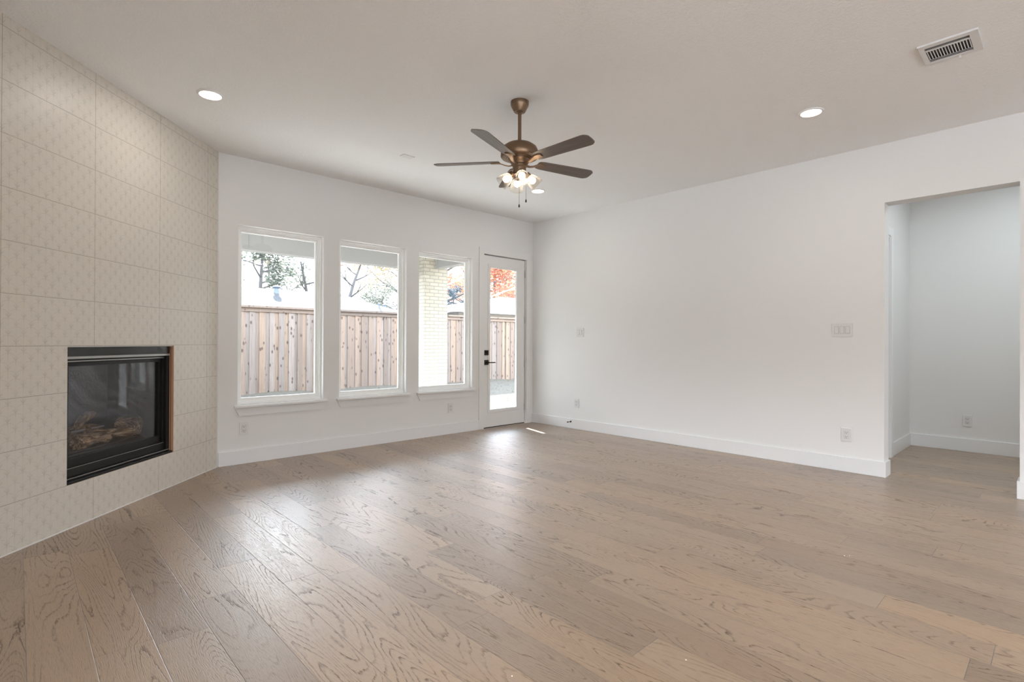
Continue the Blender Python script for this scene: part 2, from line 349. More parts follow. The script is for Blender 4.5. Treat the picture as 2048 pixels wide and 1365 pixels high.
# ------------------------------------------------------------------ mesh helpers
class MB:
    def __init__(s): s.bm = bmesh.new()
    def box(s, x0, x1, y0, y1, z0, z1, bev=0.0, mi=0):
        b = bmesh.new() if bev else s.bm
        v = [b.verts.new(p) for p in ((x0, y0, z0), (x1, y0, z0), (x1, y1, z0), (x0, y1, z0), (x0, y0, z1), (x1, y0, z1), (x1, y1, z1), (x0, y1, z1))]
        for f in ((3, 2, 1, 0), (4, 5, 6, 7), (0, 1, 5, 4), (1, 2, 6, 5), (2, 3, 7, 6), (3, 0, 4, 7)):
            q = b.faces.new([v[i] for i in f]); q.material_index = mi
        if bev:
            bmesh.ops.bevel(b, geom=list(b.edges), offset=bev, segments=2, affect='EDGES', profile=0.6)
            s.add(b)
        return s
    def add(s, b, mat=None):
        if mat is not None: bmesh.ops.transform(b, matrix=mat, verts=b.verts)
        me = bpy.data.meshes.new('tmp'); b.to_mesh(me); b.free(); s.bm.from_mesh(me); bpy.data.meshes.remove(me); return s
    def lathe(s, prof, n=32, c=(0, 0, 0), axis=None, cap=True):
        b = bmesh.new(); rings = []
        for r, z in prof:
            rings.append([b.verts.new((r * math.cos(2 * PI * i / n), r * math.sin(2 * PI * i / n), z)) for i in range(n)] if r > 1e-6 else [b.verts.new((0, 0, z))])
        for a, d in zip(rings, rings[1:]):
            for i in range(n):
                j = (i + 1) % n
                if len(a) == 1 and len(d) == 1: continue
                if len(a) == 1: b.faces.new((a[0], d[j], d[i]))
                elif len(d) == 1: b.faces.new((a[i], a[j], d[0]))
                else: b.faces.new((a[i], a[j], d[j], d[i]))
        if cap:
            for rg, rev in ((rings[0], True), (rings[-1], False)):
                if len(rg) > 2: b.faces.new(rg[::-1] if rev else rg)
        bmesh.ops.recalc_face_normals(b, faces=b.faces)
        m = Matrix.Translation(c)
        if axis is not None: m = m @ Vector(axis).to_track_quat('Z', 'Y').to_matrix().to_4x4()
        return s.add(b, m)
    def tube(s, pts, rad, n=8):
        pts = [Vector(p) for p in pts]; b = bmesh.new(); rings = []
        for i, p in enumerate(pts):
            d = (pts[min(i + 1, len(pts) - 1)] - pts[max(i - 1, 0)]).normalized()
            q = d.to_track_quat('Z', 'Y'); r = rad[i] if isinstance(rad, (list, tuple)) else rad
            rings.append([b.verts.new(p + q @ Vector((r * math.cos(2 * PI * k / n), r * math.sin(2 * PI * k / n), 0))) for k in range(n)])
        # keep rings aligned
        for a, d in zip(rings, rings[1:]):
            best = min(range(n), key=lambda o: sum((a[k].co - d[(k + o) % n].co).length for k in range(n)))
            d[:] = d[best:] + d[:best]
            for k in range(n): b.faces.new((a[k], a[(k + 1) % n], d[(k + 1) % n], d[k]))
        b.faces.new(rings[0][::-1]); b.faces.new(rings[-1])
        bmesh.ops.recalc_face_normals(b, faces=b.faces)
        return s.add(b)
    def prism(s, poly, y0, y1):                     # polygon in xz extruded along y
        b = s.bm; f = [b.verts.new((x, y0, z)) for x, z in poly]; k = [b.verts.new((x, y1, z)) for x, z in poly]; n = len(poly)
        fs = [b.faces.new(f), b.faces.new(k[::-1])] + [b.faces.new((f[i], k[i], k[(i + 1) % n], f[(i + 1) % n])) for i in range(n)]
        bmesh.ops.recalc_face_normals(b, faces=fs); return s
    def ring(s, x0, x1, z0, z1, wl, wr, wb, wt, y0, y1, bev=0.0):   # rectangular frame in the xz plane
        for bx in ((x0, x1, z1 - wt, z1), (x0, x1, z0, z0 + wb), (x0, x0 + wl, z0 + wb, z1 - wt), (x1 - wr, x1, z0 + wb, z1 - wt)):
            s.box(bx[0], bx[1], y0, y1, bx[2], bx[3], bev)
        return s
    def build(s, name, mat, parent=None, smooth=False, loc=None, rot=None):
        me = bpy.data.meshes.new(name); s.bm.to_mesh(me); s.bm.free()
        for m_ in (mat if isinstance(mat, (list, tuple)) else [mat]): me.materials.append(M[m_] if isinstance(m_, str) else m_)
        if smooth:
            me.polygons.foreach_set('use_smooth', [True] * len(me.polygons))
            try: me.set_sharp_from_angle(angle=math.radians(40))
            except Exception: pass
        o = bpy.data.objects.new(name, me); COL.objects.link(o)
        if parent: o.parent = parent
        if loc: o.location = loc
        if rot: o.rotation_euler = rot
        return o
def thing(name, label, cat, loc=(0, 0, 0), rz=0.0, group=None, kind=None):
    o = bpy.data.objects.new(name, None); COL.objects.link(o); o.empty_display_size = 0.1
    o.location = loc; o.rotation_euler = (0, 0, rz); return tag(o, label, cat, group, kind)
def tag(o, label, cat, group=None, kind=None):
    o['label'] = label; o['category'] = cat
    if group: o['group'] = group
    if kind: o['kind'] = kind
    return o
def struct(o, label, cat): return tag(o, label, cat, None, 'structure')

def wall_mb(u0, u1, z0, z1, holes, thick):          # wall in local xz, faces at y=0 and y=thick, with real reveals
    b = bmesh.new()
    us = sorted({u0, u1, *[h[0] for h in holes], *[h[1] for h in holes]}); zs = sorted({z0, z1, *[h[2] for h in holes], *[h[3] for h in holes]})
    solid = lambda i, j: 0 <= i < len(us) - 1 and 0 <= j < len(zs) - 1 and not any(h[0] <= us[i] and us[i + 1] <= h[1] and h[2] <= zs[j] and zs[j + 1] <= h[3] for h in holes)
    vv = {}
    def V(u, y, z):
        if (u, y, z) not in vv: vv[(u, y, z)] = b.verts.new((u, y, z))
        return vv[(u, y, z)]
    for i in range(len(us) - 1):
        for j in range(len(zs) - 1):
            if not solid(i, j): continue
            a, c, p, q = us[i], us[i + 1], zs[j], zs[j + 1]
            for y in (0, thick): b.faces.new((V(a, y, p), V(c, y, p), V(c, y, q), V(a, y, q)))
            if not solid(i - 1, j): b.faces.new((V(a, 0, p), V(a, thick, p), V(a, thick, q), V(a, 0, q)))
            if not solid(i + 1, j): b.faces.new((V(c, 0, p), V(c, thick, p), V(c, thick, q), V(c, 0, q)))
            if not solid(i, j - 1): b.faces.new((V(a, 0, p), V(a, thick, p), V(c, thick, p), V(c, 0, p)))
            if not solid(i, j + 1): b.faces.new((V(a, 0, q), V(a, thick, q), V(c, thick, q), V(c, 0, q)))
    bmesh.ops.recalc_face_normals(b, faces=b.faces)
    m = MB(); m.bm.free(); m.bm = b; return m

# ------------------------------------------------------------------ room shell
A = Vector((-4.345, 0, 0)); TD = Vector((-0.69109575, -0.72276321, 0)); FPL = 2.35
FANG = math.atan2(TD.y, TD.x)
END = A + TD * FPL                                   # far end of the tiled wall
LX = END.x
struct(MB().box(-9.7, 2.3, -10.7, 0.0, -0.12, 0.0).build('floor', 'floor'), 'brown oak plank floor with visible grain', 'floor')
struct(MB().box(-9.8, 2.4, -10.8, 0.16, H, H + 0.15).build('ceiling', 'ceiling'), 'off-white textured ceiling', 'ceiling')
holes = [(a, b, WZ0, WZ1) for a, b in WINX] + [(-1.02, -0.125, 0.0, 2.497)]
struct(wall_mb(-6.1, 0.15, 0.0, H, holes, 0.16).build('wall_back', 'wall'), 'pale window wall with three windows and a glazed door', 'wall')
OP0, OP1, OPZ = -5.38, -4.49, 2.508
struct(wall_mb(-0.0, 10.7, 0.0, H, [(4.49, 5.38, 0.0, OPZ)], 0.17).build('wall_right', 'wall', rot=(0, 0, -PI / 2)), 'long blank pale wall with an open passage at its right end', 'wall')
# tiled diagonal wall, local x along it from the corner, local +y into the room
FX0, FX1, FZ0, FZ1 = 0.650, 1.700, 0.284, 1.181
fpw = wall_mb(0.0, FPL, -0.1, H, [(FX0, FX1, FZ0, FZ1)], -0.16).build('wall_fireplace', 'tile', loc=A, rot=(0, 0, FANG))
struct(fpw, 'angled wall of pale tiles printed with faint fans, holding the fireplace', 'wall')
struct(wall_mb(0, 2.9, -0.1, H, [], 0.14).build('wall_left', 'wall', loc=(LX, -4.5, 0), rot=(0, 0, PI / 2)), 'pale side wall next to the tiled wall', 'wall')
struct(wall_mb(0, 3.75, -0.1, H, [], 0.14).build('wall_alcove', 'wall', loc=(-9.6, -4.36, 0)), 'pale wall of the open area behind the camera', 'wall')
struct(wall_mb(0, 6.3, -0.1, H, [(1.0, 5.4, 0.02, 2.6)], 0.14).build('wall_far_left', 'wall', loc=(-9.6, -10.6, 0), rot=(0, 0, PI / 2)), 'pale far side wall with a wide opening', 'wall')  # wide unseen opening added to let fill daylight into the room
struct(wall_mb(-9.75, 0.0, -0.1, H, [(-8.9, -3.3, 0.02, 2.6)], -0.14).build('wall_rear', 'wall', loc=(0, -10.6, 0)), 'pale rear wall with a wide opening', 'wall')  # opening out of view, added for its fill daylight
# passage beyond the right wall
HX, HY = 2.09, -4.327
struct(wall_mb(0, 4.0, -0.1, H, [], 0.12).build('wall_passage_end', 'wall', loc=(HX, HY + 0.12, 0), rot=(0, 0, -PI / 2)), 'cool pale end wall of the passage', 'wall')
struct(wall_mb(0.17, HX + 0.12, 0.0, H, [(0.27, 1.045, 0.0, 2.37)], 0.12).build('wall_passage_side', 'wall', loc=(0, HY, 0)), 'pale side wall of the passage with a doorway', 'wall')
struct(wall_mb(0.17, HX + 0.12, 0.0, H, [], -0.12).build('wall_passage_rear', 'wall', loc=(0, -8.05, 0)), 'pale rear wall of the passage', 'wall')
# baseboards
BB = 0.138
struct(MB().box(-4.337, -1.074, -0.016, 0.0, 0, BB, 0.003).build('baseboard_back', 'trim'), 'white baseboard under the windows', 'baseboard')
m = MB().box(-0.016, 0.0, -4.506, -0.0, 0, BB, 0.003); m.box(0.0, 0.17, -4.506, -4.49, 0, BB, 0.003)
struct(m.build('baseboard_right', 'trim'), 'white baseboard along the blank wall, wrapping its end', 'baseboard')
m = MB().box(-0.016, 0.0, -10.6, -5.364, 0, BB, 0.003); m.box(0.0, 0.186, -5.38, -5.364, 0, BB, 0.003)
struct(m.build('baseboard_passage_corner', 'trim'), 'white baseboard at the right edge of the passage opening', 'baseboard')
m = MB().box(HX - 0.016, HX, -8.05, HY, 0, BB + 0.008, 0.003)
struct(m.build('baseboard_passage_end', 'trim'), 'white baseboard of the passage end wall', 'baseboard')
struct(MB().box(1.148, HX - 0.016, HY - 0.016, HY, 0, BB + 0.008, 0.003).build('baseboard_passage_side', 'trim'), 'short white baseboard beside the passage doorway', 'baseboard')
struct(MB().box(LX, LX + 0.016, -4.5, END.y - 0.02, 0, BB, 0.003).build('baseboard_left', 'trim'), 'white baseboard on the side wall', 'baseboard')
# white edge strips of the tiled wall
m = MB().box(0.0, 0.007, 0.0, 0.006, 0.0, H); struct(m.build('trim_1', 'trim', loc=A, rot=(0, 0, FANG)), 'thin white edge strip where tiles meet the window wall', 'trim')
m = MB().box(0.007, FPL, 0.0, 0.005, 0.0, 0.006); struct(m.build('trim_2', 'trim', loc=A, rot=(0, 0, FANG)), 'thin white bead along the foot of the tiles', 'trim')

# windows
for i, (a, b) in enumerate(WINX):
    w = thing('window_%d' % (i + 1), ['large white framed window nearest the fireplace', 'white framed window in the middle of three', 'white framed window beside the door, brick column outside'][i], 'window', ((a + b) / 2, 0, WZ0), 0, None, 'structure')
    hw, hh = (b - a) / 2, WZ1 - WZ0
    f = MB(); f.ring(-hw, hw, 0.0, hh, 0.022, 0.022, 0.03, 0.022, 0.055, 0.135, 0.002)
    f.ring(-hw + 0.022, hw - 0.022, 0.03, hh - 0.022, 0.016, 0.016, 0.014, 0.016, 0.072, 0.125, 0.002)
    f.ring(-hw + 0.038, hw - 0.038, 0.044, hh - 0.038, 0.020, 0.020, 0.020, 0.020, 0.086, 0.118, 0.004)
    f.build('window_frame', 'vinyl', w)
    MB().box(-hw + 0.056, hw - 0.056, 0.101, 0.105, 0.062, hh - 0.056).build('window_pane', 'glass', w)
    MB().box(-hw - 0.035, hw + 0.04, -0.048, 0.0, -0.024, 0.0, 0.005).box(-hw + 0.001, hw - 0.001, -0.002, 0.056, -0.002, 0.006).build('window_sill', 'trim', w)
    MB().prism([(-hw - 0.028, -0.024), (hw + 0.034, -0.024), (hw + 0.004, -0.104), (-hw + 0.012, -0.104)], -0.016, 0.0).build('apron', 'trim', w)

# back door
d = thing('door_1', 'pale full-glass back door with dark square lock and lever', 'door', (-0.57, 0, 0), 0, None, 'structure')
SX0, SX1, SZ0, SZ1 = -0.407, 0.402, 0.014, 2.452
GX0, GX1, GZ0, GZ1 = -0.298, 0.250, 0.248, 2.300
s_ = MB()
for bx in ((SX0, SX1, GZ1, SZ1), (SX0, SX1, SZ0, GZ0), (SX0, GX0, GZ0, GZ1), (GX1, SX1, GZ0, GZ1)): s_.box(bx[0], bx[1], 0.012, 0.056, bx[2], bx[3])
s_.build('door_slab', 'door_paint', d)
MB().ring(GX0 - 0.032, GX1 + 0.032, GZ0 - 0.032, GZ1 + 0.032, 0.034, 0.034, 0.034, 0.034, 0.002, 0.014, 0.004).ring(GX0 - 0.004, GX1 + 0.004, GZ0 - 0.004, GZ1 + 0.004, 0.018, 0.018, 0.018, 0.018, 0.006, 0.036, 0.003).build('glass_bead', 'door_paint', d)
MB().box(GX0, GX1, 0.030, 0.034, GZ0, GZ1).build('door_glass', 'glass', d)
MB().box(SX0, SX1, 0.006, 0.05, 0.0, 0.0135).build('threshold', 'bronze', d)
lk = MB().box(-0.390, -0.318, -0.002, 0.012, 1.036, 1.108, 0.004).build('deadbolt', 'bronze', d)
MB().box(-0.359, -0.349, -0.018, -0.002, 1.050, 1.094, 0.003).build('thumb_turn', 'bronze', lk)
hd = MB().box(-0.390, -0.318, -0.002, 0.012, 0.898, 0.970, 0.004).build('door_handle', 'bronze', d)
MB().lathe([(0.012, 0), (0.012, 0.045)], 16, (-0.354, 0.0, 0.934), (0, -1, 0)).box(-0.362, -0.235, -0.056, -0.042, 0.925, 0.943, 0.004).build('lever', 'bronze', hd)
for hz in (2.25, 1.56, 0.90, 0.25):
    MB().lathe([(0.0065, -0.055), (0.0065, 0.055)], 12, (0.4105, 0.004, hz)).box(0.404, 0.417, 0.004, 0.02, hz - 0.05, hz + 0.05).build('hinge', 'satin_nickel', d)
jm = MB()
jm.box(-0.449, -0.412, 0.0, 0.15, 0, 2.497).box(0.420, 0.444, 0.0, 0.15, 0, 2.497).box(-0.412, 0.420, 0.0, 0.15, 2.466, 2.497).box(-0.412, -0.395, 0.058, 0.08, 0, 2.466).box(0.39, 0.42, 0.058, 0.08, 0, 2.466).box(-0.412, 0.42, 0.058, 0.08, 2.44, 2.466)
jm.build('door_jamb', 'door_paint', d)
m = MB(); m.box(-1.074, -0.988, -0.017, 0.0, 0, 2.466, 0.002).box(-0.144, -0.058, -0.017, 0.0, 0, 2.466, 0.002).box(-1.074, -0.058, -0.017, 0.0, 2.466, 2.552, 0.002)
struct(m.build('trim_3', 'door_paint'), 'flat pale casing around the back door', 'door casing')
# passage doorway
m = MB(); m.box(1.045, 1.135, HY - 0.02, HY, 0, 2.46, 0.002).box(0.18, 0.27, HY - 0.02, HY, 0, 2.46, 0.002).box(0.27, 1.045, HY - 0.02, HY, 2.37, 2.46, 0.002)
m.box(1.030, 1.045, HY - 0.006, HY + 0.12, 0, 2.37).box(0.27, 0.285, HY - 0.006, HY + 0.12, 0, 2.37).box(0.285, 1.03, HY - 0.006, HY + 0.12, 2.355, 2.37)
struct(m.build('trim_4', 'trim'), 'white door casing seen edge-on inside the passage', 'door casing')
dd = thing('door_2', 'white door at the side of the passage', 'door', (0.657, HY + 0.05, 0), 0, None, 'structure')
MB().ring(-0.37, 0.37, 0.01, 2.352, 0.12, 0.12, 0.2, 0.12, 0.0, 0.04).box(-0.25, 0.25, 0.01, 0.03, 0.21, 2.232).build('door_slab', 'trim', dd)

# ------------------------------------------------------------------ plates on the walls
def duplex(parent):
    MB().ring(-0.0185, 0.0185, -0.0355, 0.0355, 0.0018, 0.0018, 0.0018, 0.0018, -0.0092, -0.008).build('receptacle_gap_shade', 'gap_shade', parent)
    r = MB().box(-0.017, 0.017, -0.0105, -0.007, -0.034, 0.034, 0.002).build('receptacle', 'plate', parent)
    s = MB()
    for zc in (0.019, -0.019):
        s.box(-0.0088, -0.0052, -0.0112, -0.010, zc - 0.001, zc + 0.008).box(0.0052, 0.0088, -0.0112, -0.010, zc - 0.001, zc + 0.008).lathe([(0.0034, 0), (0.0034, 0.0012)], 10, (0, -0.010, zc - 0.008), (0, -1, 0))
    s.build('socket_slots', 'slot', r)
def plate(name, label, cat, loc, rz, gangs, kind, group):
    t = thing(name, label, cat, loc, rz, group)
    w = 0.082 + 0.0465 * (gangs - 1)
    MB().box(-w / 2, w / 2, -0.0085, 0.0, -0.0635, 0.0635, 0.002).build('cover_plate', 'plate', t)
    if kind == 'outlet': duplex(t)
    else:
        for g in range(gangs):
            xg = (g - (gangs - 1) / 2) * 0.0465
            MB().ring(xg - 0.0185, xg + 0.0185, -0.0355, 0.0355, 0.0018, 0.0018, 0.0018, 0.0018, -0.0092, -0.008).build('rocker_gap_shade', 'gap_shade', t)
            o = MB().box(xg - 0.0158, xg + 0.0158, -0.0125, -0.006, -0.0325, 0.0325, 0.0015).build('rocker', 'plate', t)
            o.rotation_euler = (math.radians(3 if g % 2 else -3), 0, 0)
    for g in range(gangs):
        xg = (g - (gangs - 1) / 2) * 0.0465
        for zz in (0.048, -0.048): MB().lathe([(0.0025, 0), (0.0025, 0.001)], 8, (xg, -0.0082, zz), (0, -1, 0)).build('screw', 'plate', t)
    return t
RW = -PI / 2
G1, G2 = 'wall outlets', 'wall light switches'
plate('wall_outlet', 'pale wall outlet below the window nearest the fireplace', 'outlet', (-4.108, 0, 0.348), 0, 1, 'outlet', G1)
plate('wall_outlet', 'white wall outlet below the window beside the door', 'outlet', (-1.556, 0, 0.343), 0, 1, 'outlet', G1)
plate('wall_outlet', 'white wall outlet low on blank wall near the back door corner', 'outlet', (0, -0.876, 0.363), RW, 1, 'outlet', G1)
plate('wall_outlet', 'white wall outlet low on blank wall beside the passage opening', 'outlet', (0, -4.192, 0.350), RW, 1, 'outlet', G1)
plate('wall_outlet', 'white wall outlet on the cool wall inside the passage', 'outlet', (HX, -4.858, 0.349), RW, 1, 'outlet', G1)
plate('light_switch', 'white two-rocker light switch on blank wall near the back door', 'light switch', (0, -0.936, 1.363), RW, 2, 'switch', G2)
plate('light_switch', 'white three-rocker light switch beside the passage opening', 'light switch', (0, -4.155, 1.349), RW, 3, 'switch', G2)
t = thing('door_stop', 'small black door stop on the baseboard by the door corner', 'door stop', (-0.016, -0.783, 0.095), RW)
MB().lathe([(0.013, 0), (0.013, 0.006), (0.006, 0.010)], 14, (0, 0, 0), (0, -1, 0)).build('base', 'bronze', t, True)
MB().lathe([(0.0045, 0.006), (0.0045, 0.066)], 10, (0, 0, 0), (0, -1, 0)).build('rod', 'bronze', t, True)
MB().lathe([(0.008, 0.062), (0.009, 0.066), (0.009, 0.076), (0.006, 0.080)], 12, (0, 0, 0), (0, -1, 0)).build('tip', 'bronze', t, True)

# ------------------------------------------------------------------ ceiling fittings
def downlight(loc, label):
    t = thing('recessed_downlight', label, 'ceiling light', loc, 0, 'recessed ceiling downlights')
    MB().lathe([(0.070, -0.002), (0.074, -0.010), (0.088, -0.007), (0.092, 0.0)], 40, cap=False).build('trim_ring', 'trim', t, True)
    MB().lathe([(0.0, -0.0035), (0.0705, -0.0035), (0.0705, -0.001), (0.0, -0.001)], 40, cap=False).build('lens', 'lens', t)
    area('downlight_lamp', (0, 0, -0.012), (0, 0, 0), (0.13, 0.13), CAN_POWER, CAN_COL, 'DISK', parent=t)
    return t
downlight((-4.722, -1.272, H), 'lit recessed downlight in ceiling nearest the tiled fireplace wall')
downlight((-1.196, -4.245, H), 'lit recessed downlight in ceiling nearest the passage opening')
downlight((-1.196, -1.250, H), 'lit recessed downlight just behind the fan lamps')
area('downlight_lamp', (-4.72, -4.245, H - 0.012), (0, 0, 0), (0.13, 0.13), CAN_POWER, CAN_COL, 'DISK')
for x_, y_ in ((-7.9, -5.8), (-4.8, -7.2), (-1.6, -7.2), (-7.9, -9.0), (-4.8, -9.2), (-1.6, -9.2)):  # unseen lamps added behind the camera to brighten the room
    area('rear_fill_lamp', (x_, y_, H - 0.01), (0, 0, 0), (0.13, 0.13), REAR_FILL_POWER, CAN_COL, 'DISK')

for y_ in (-5.5, -7.0):  # unseen cool lamps added to stand in for daylight in the passage
    area('passage_fill_lamp', (1.0, y_, H - 0.01), (0, 0, 0), (0.3, 0.3), 14.0, (0.86, 0.95, 1.0), 'DISK')
# supply register
t = thing('ceiling_vent', 'white ceiling air register with open louvre slots, near the right edge', 'air vent', (-1.575, -5.135, H), 0)
f = MB(); X0, X1, Y0, Y1 = -0.155, 0.145, -0.150, 0.135
f.box(X0, -0.112, Y0, Y1, -0.012, 0, 0.002).box(0.118, X1, Y0, Y1, -0.012, 0, 0.002).box(-0.112, 0.118, Y0, -0.106, -0.012, 0, 0.002).box(-0.112, 0.118, 0.106, Y1, -0.012, 0, 0.002)
f.box(-0.072, -0.058, -0.106, 0.106, -0.011, 0)
f.build('vent_frame', 'plate', t)
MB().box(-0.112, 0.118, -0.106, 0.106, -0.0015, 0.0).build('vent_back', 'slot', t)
for k_ in range(15):
    yk = 0.100 - k_ * 0.0143
    o = MB().box(-0.058, 0.064, -0.0021, 0.0021, -0.005, 0.004).build('louvre', 'plate', t, loc=(0, yk, -0.006), rot=(math.radians(-18), 0, 0))
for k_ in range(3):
    MB().box(-0.004, 0.004, -0.105, 0.105, -0.0006, 0.0006).build('louvre', 'gap_shade', t, loc=(-0.101 + k_ * 0.012, 0, -0.005), rot=(0, math.radians(-60), 0))  # louvres coloured grey for the shade inside the slot
for k_ in range(3):
    MB().box(-0.010, 0.010, -0.105, 0.105, -0.0008, 0.0008).build('louvre', 'plate', t, loc=(0.074 + k_ * 0.0165, 0, -0.0075), rot=(0, math.radians(-25), 0))
MB().box(0.125, 0.134, -0.045, -0.033, -0.03, -0.008, 0.002).build('damper_lever', 'plate', t)
o = MB().box(-3.028, -2.904, -1.208, -1.134, H - 0.007, H, 0.002).build('ceiling_cover_plate', 'trim')
tag(o, 'small flat white cover plate on the ceiling left of the fan', 'cover plate')

# ------------------------------------------------------------------ ceiling fan
fan = thing('ceiling_fan', 'bronze five-blade ceiling fan with four lit glass lamps, hanging on a rod', 'ceiling fan', (-2.981, -2.775, H))
MB().lathe([(0.069, 0.0), (0.069, -0.022), (0.066, -0.034), (0.046, -0.072), (0.042, -0.078), (0.020, -0.078)], 40).build('canopy', 'fan_metal', fan, True)
MB().lathe([(0.026, -0.074), (0.026, -0.082), (0.0135, -0.084), (0.0135, -0.335), (0.022, -0.335), (0.022, -0.30)], 24, cap=False).build('downrod', 'fan_metal', fan, True)
MB().lathe([(0.02, -0.314), (0.06, -0.317), (0.10, -0.328), (0.130, -0.350), (0.143, -0.382), (0.144, -0.418), (0.137, -0.428), (0.100, -0.432), (0.100, -0.437), (0.0, -0.437)], 48, cap=False).build('motor_housing', 'fan_metal', fan, True)
MB().lathe([(0.086, -0.436), (0.086, -0.448), (0.070, -0.462), (0.064, -0.478), (0.056, -0.480)], 40, cap=False).build('flywheel', 'fan_metal', fan, True)
MB().lathe([(0.054, -0.440), (0.054, -0.500), (0.049, -0.503), (0.049, -0.545), (0.044, -0.556), (0.0, -0.558)], 40, cap=False).build('switch_housing', 'fan_metal', fan, True)
ZB = -0.455
def blade():
    b = bmesh.new(); n = 10
    prof = [(0.155, 0.030), (0.163, 0.044), (0.20, 0.052), (0.35, 0.057), (0.50, 0.062), (0.615, 0.065), (0.636, 0.061), (0.654, 0.048), (0.661, 0.038), (0.664, 0.0)]
    outl = [(x, w) for x, w in prof] + [(x, -w) for x, w in prof[-2::-1]]
    top = [b.verts.new((x, y, 0.003)) for x, y in outl]; bot = [b.verts.new((x, y, -0.003)) for x, y in outl]
    b.faces.new(top); b.faces.new(bot[::-1])
    for i in range(len(outl)):
        j = (i + 1) % len(outl); b.faces.new((top[i], bot[i], bot[j], top[j]))
    bmesh.ops.recalc_face_normals(b, faces=b.faces)
    m = MB(); m.bm.free(); m.bm = b; return m
def iron():
    m = MB(); b = m.bm
    st = [(0.050, 0.012, -0.024), (0.085, 0.011, -0.027), (0.115, 0.013, -0.020), (0.145, 0.020, -0.008), (0.175, 0.030, -0.0045), (0.200, 0.030, -0.0045), (0.222, 0.016, -0.0045)]
    rows = []
    for x, w, z in st: rows.append([b.verts.new((x, w, z)), b.verts.new((x, -w, z)), b.verts.new((x, -w * 0.8, z - 0.007)), b.verts.new((x, w * 0.8, z - 0.007))])
    for a, c in zip(rows, rows[1:]):
        for k in range(4): b.faces.new((a[k], a[(k + 1) % 4], c[(k + 1) % 4], c[k]))
    b.faces.new(rows[0]); b.faces.new(rows[-1][::-1]); bmesh.ops.recalc_face_normals(b, faces=b.faces); return m
bl0 = blade().build('blade', 'blade', fan, True); ir0 = iron().build('blade_bracket', 'fan_metal', fan, True)
for k_ in range(5):
    bl = bl0 if k_ == 0 else bl0.copy(); ir = ir0 if k_ == 0 else ir0.copy()
    for q in (bl, ir):
        if k_: COL.objects.link(q)
        q.parent = fan; q.location = (0, 0, ZB); q.rotation_euler = (math.radians(-12), 0, math.radians(57 + 72 * k_))
def lamp(az):
    a = math.radians(az); tilt = math.radians(48)       # axis points down and outward
    dirv = Vector((math.cos(a) * math.sin(tilt), math.sin(a) * math.sin(tilt), -math.cos(tilt)))
    p0 = Vector((math.cos(a) * 0.040, math.sin(a) * 0.040, -0.540))
    arm = MB().tube([p0 - dirv * 0.02, p0 + dirv * 0.015], 0.010, 12).build('lamp_arm', 'fan_metal', fan, True)
    p1 = p0 + dirv * 0.012
    MB().lathe([(0.012, 0), (0.026, 0.004), (0.027, 0.030), (0.022, 0.034)], 28, p1, dirv).build('lamp_socket', 'fan_metal', fan, True)
    MB().lathe([(0.024, 0.026), (0.030, 0.032), (0.041, 0.055), (0.049, 0.085), (0.053, 0.118), (0.0545, 0.122), (0.0515, 0.118), (0.0475, 0.086), (0.0395, 0.056), (0.028, 0.034)], 32, p1, dirv, cap=False).build('lamp_shade', 'shade_glass', fan, True)
    MB().lathe([(0.010, 0.030), (0.013, 0.040), (0.022, 0.052), (0.0265, 0.068), (0.023, 0.083), (0.013, 0.092), (0.0, 0.095)], 24, p1, dirv).build('bulb', 'bulb', fan, True)
for az in (226 + 10, 226 - 80, 226 + 100, 226 + 190): lamp(az)
def chain(x, y, z1):
    c = MB().tube([(x, y, -0.55), (x, y, z1 + 0.02)], 0.0013, 6).build('pull_chain', 'fan_metal', fan)
    MB().lathe([(0.002, 0.024), (0.005, 0.018), (0.0065, 0.008), (0.005, 0.0), (0.0, -0.001)], 14, (x, y, z1), cap=False).build('chain_knob', 'bronze', c, True)
LR = Vector((0.727, -0.686))                           # to the right as the photographer stood
chain(*(LR * -0.002), 2.246 - H); chain(*(LR * 0.050), 2.284 - H)

# ------------------------------------------------------------------ fireplace
fp = thing('fireplace', 'black glass-front gas fireplace set in the tiled wall', 'fireplace', A, FANG)
m = MB(); Z0, Z1, a_, b_ = FZ0 + 0.001, FZ1 - 0.001, FX0 + 0.008, FX1 - 0.002
m.box(a_, b_, -0.050, -0.028, 1.116, Z1 - 0.006, 0.002); m.build('top_panel', 'black_gloss', fp)
MB().box(a_, b_, -0.05, -0.006, Z1 - 0.006, Z1).build('top_flange', 'grey_edge', fp)
m = MB(); m.ring(a_, b_, 0.300, 1.115, 0.040, 0.030, 0.016, 0.022, -0.062, -0.030, 0.003); m.build('door_frame', 'black_satin', fp)
MB().box(a_ + 0.004, b_ - 0.004, -0.0315, -0.0285, 1.096, 1.112, 0.001).build('frame_edge', 'grey_edge', fp)
MB().box(a_, b_, -0.0315, -0.0285, 0.3105, 0.3145).build('frame_edge', 'grey_edge', fp)
MB().box(b_ - 0.028, b_ - 0.002, -0.0315, -0.0285, 0.3145, 1.0955).build('frame_edge', 'grey_edge', fp)
m = MB(); m.ring(a_ + 0.03, b_ - 0.03, 0.316, 1.093, 0.030, 0.030, 0.060, 0.020, -0.078, -0.050, 0.003).ring(a_ + 0.055, b_ - 0.055, 0.374, 1.076, 0.030, 0.030, 0.062, 0.030, -0.095, -0.066, 0.003); m.build('inner_frame', 'black_satin', fp)
MB().box(a_ + 0.03, b_ - 0.03, -0.0515, -0.0495, 0.3725, 0.3755).build('frame_bead', 'grey_edge', fp)
MB().box(a_ + 0.03, b_ - 0.03, -0.0515, -0.0495, 1.077, 1.083).build('frame_bead', 'grey_edge', fp)
MB().box(a_, b_, -0.05, -0.002, Z0, 0.300, 0.003).build('bottom_rail', 'black_satin', fp)
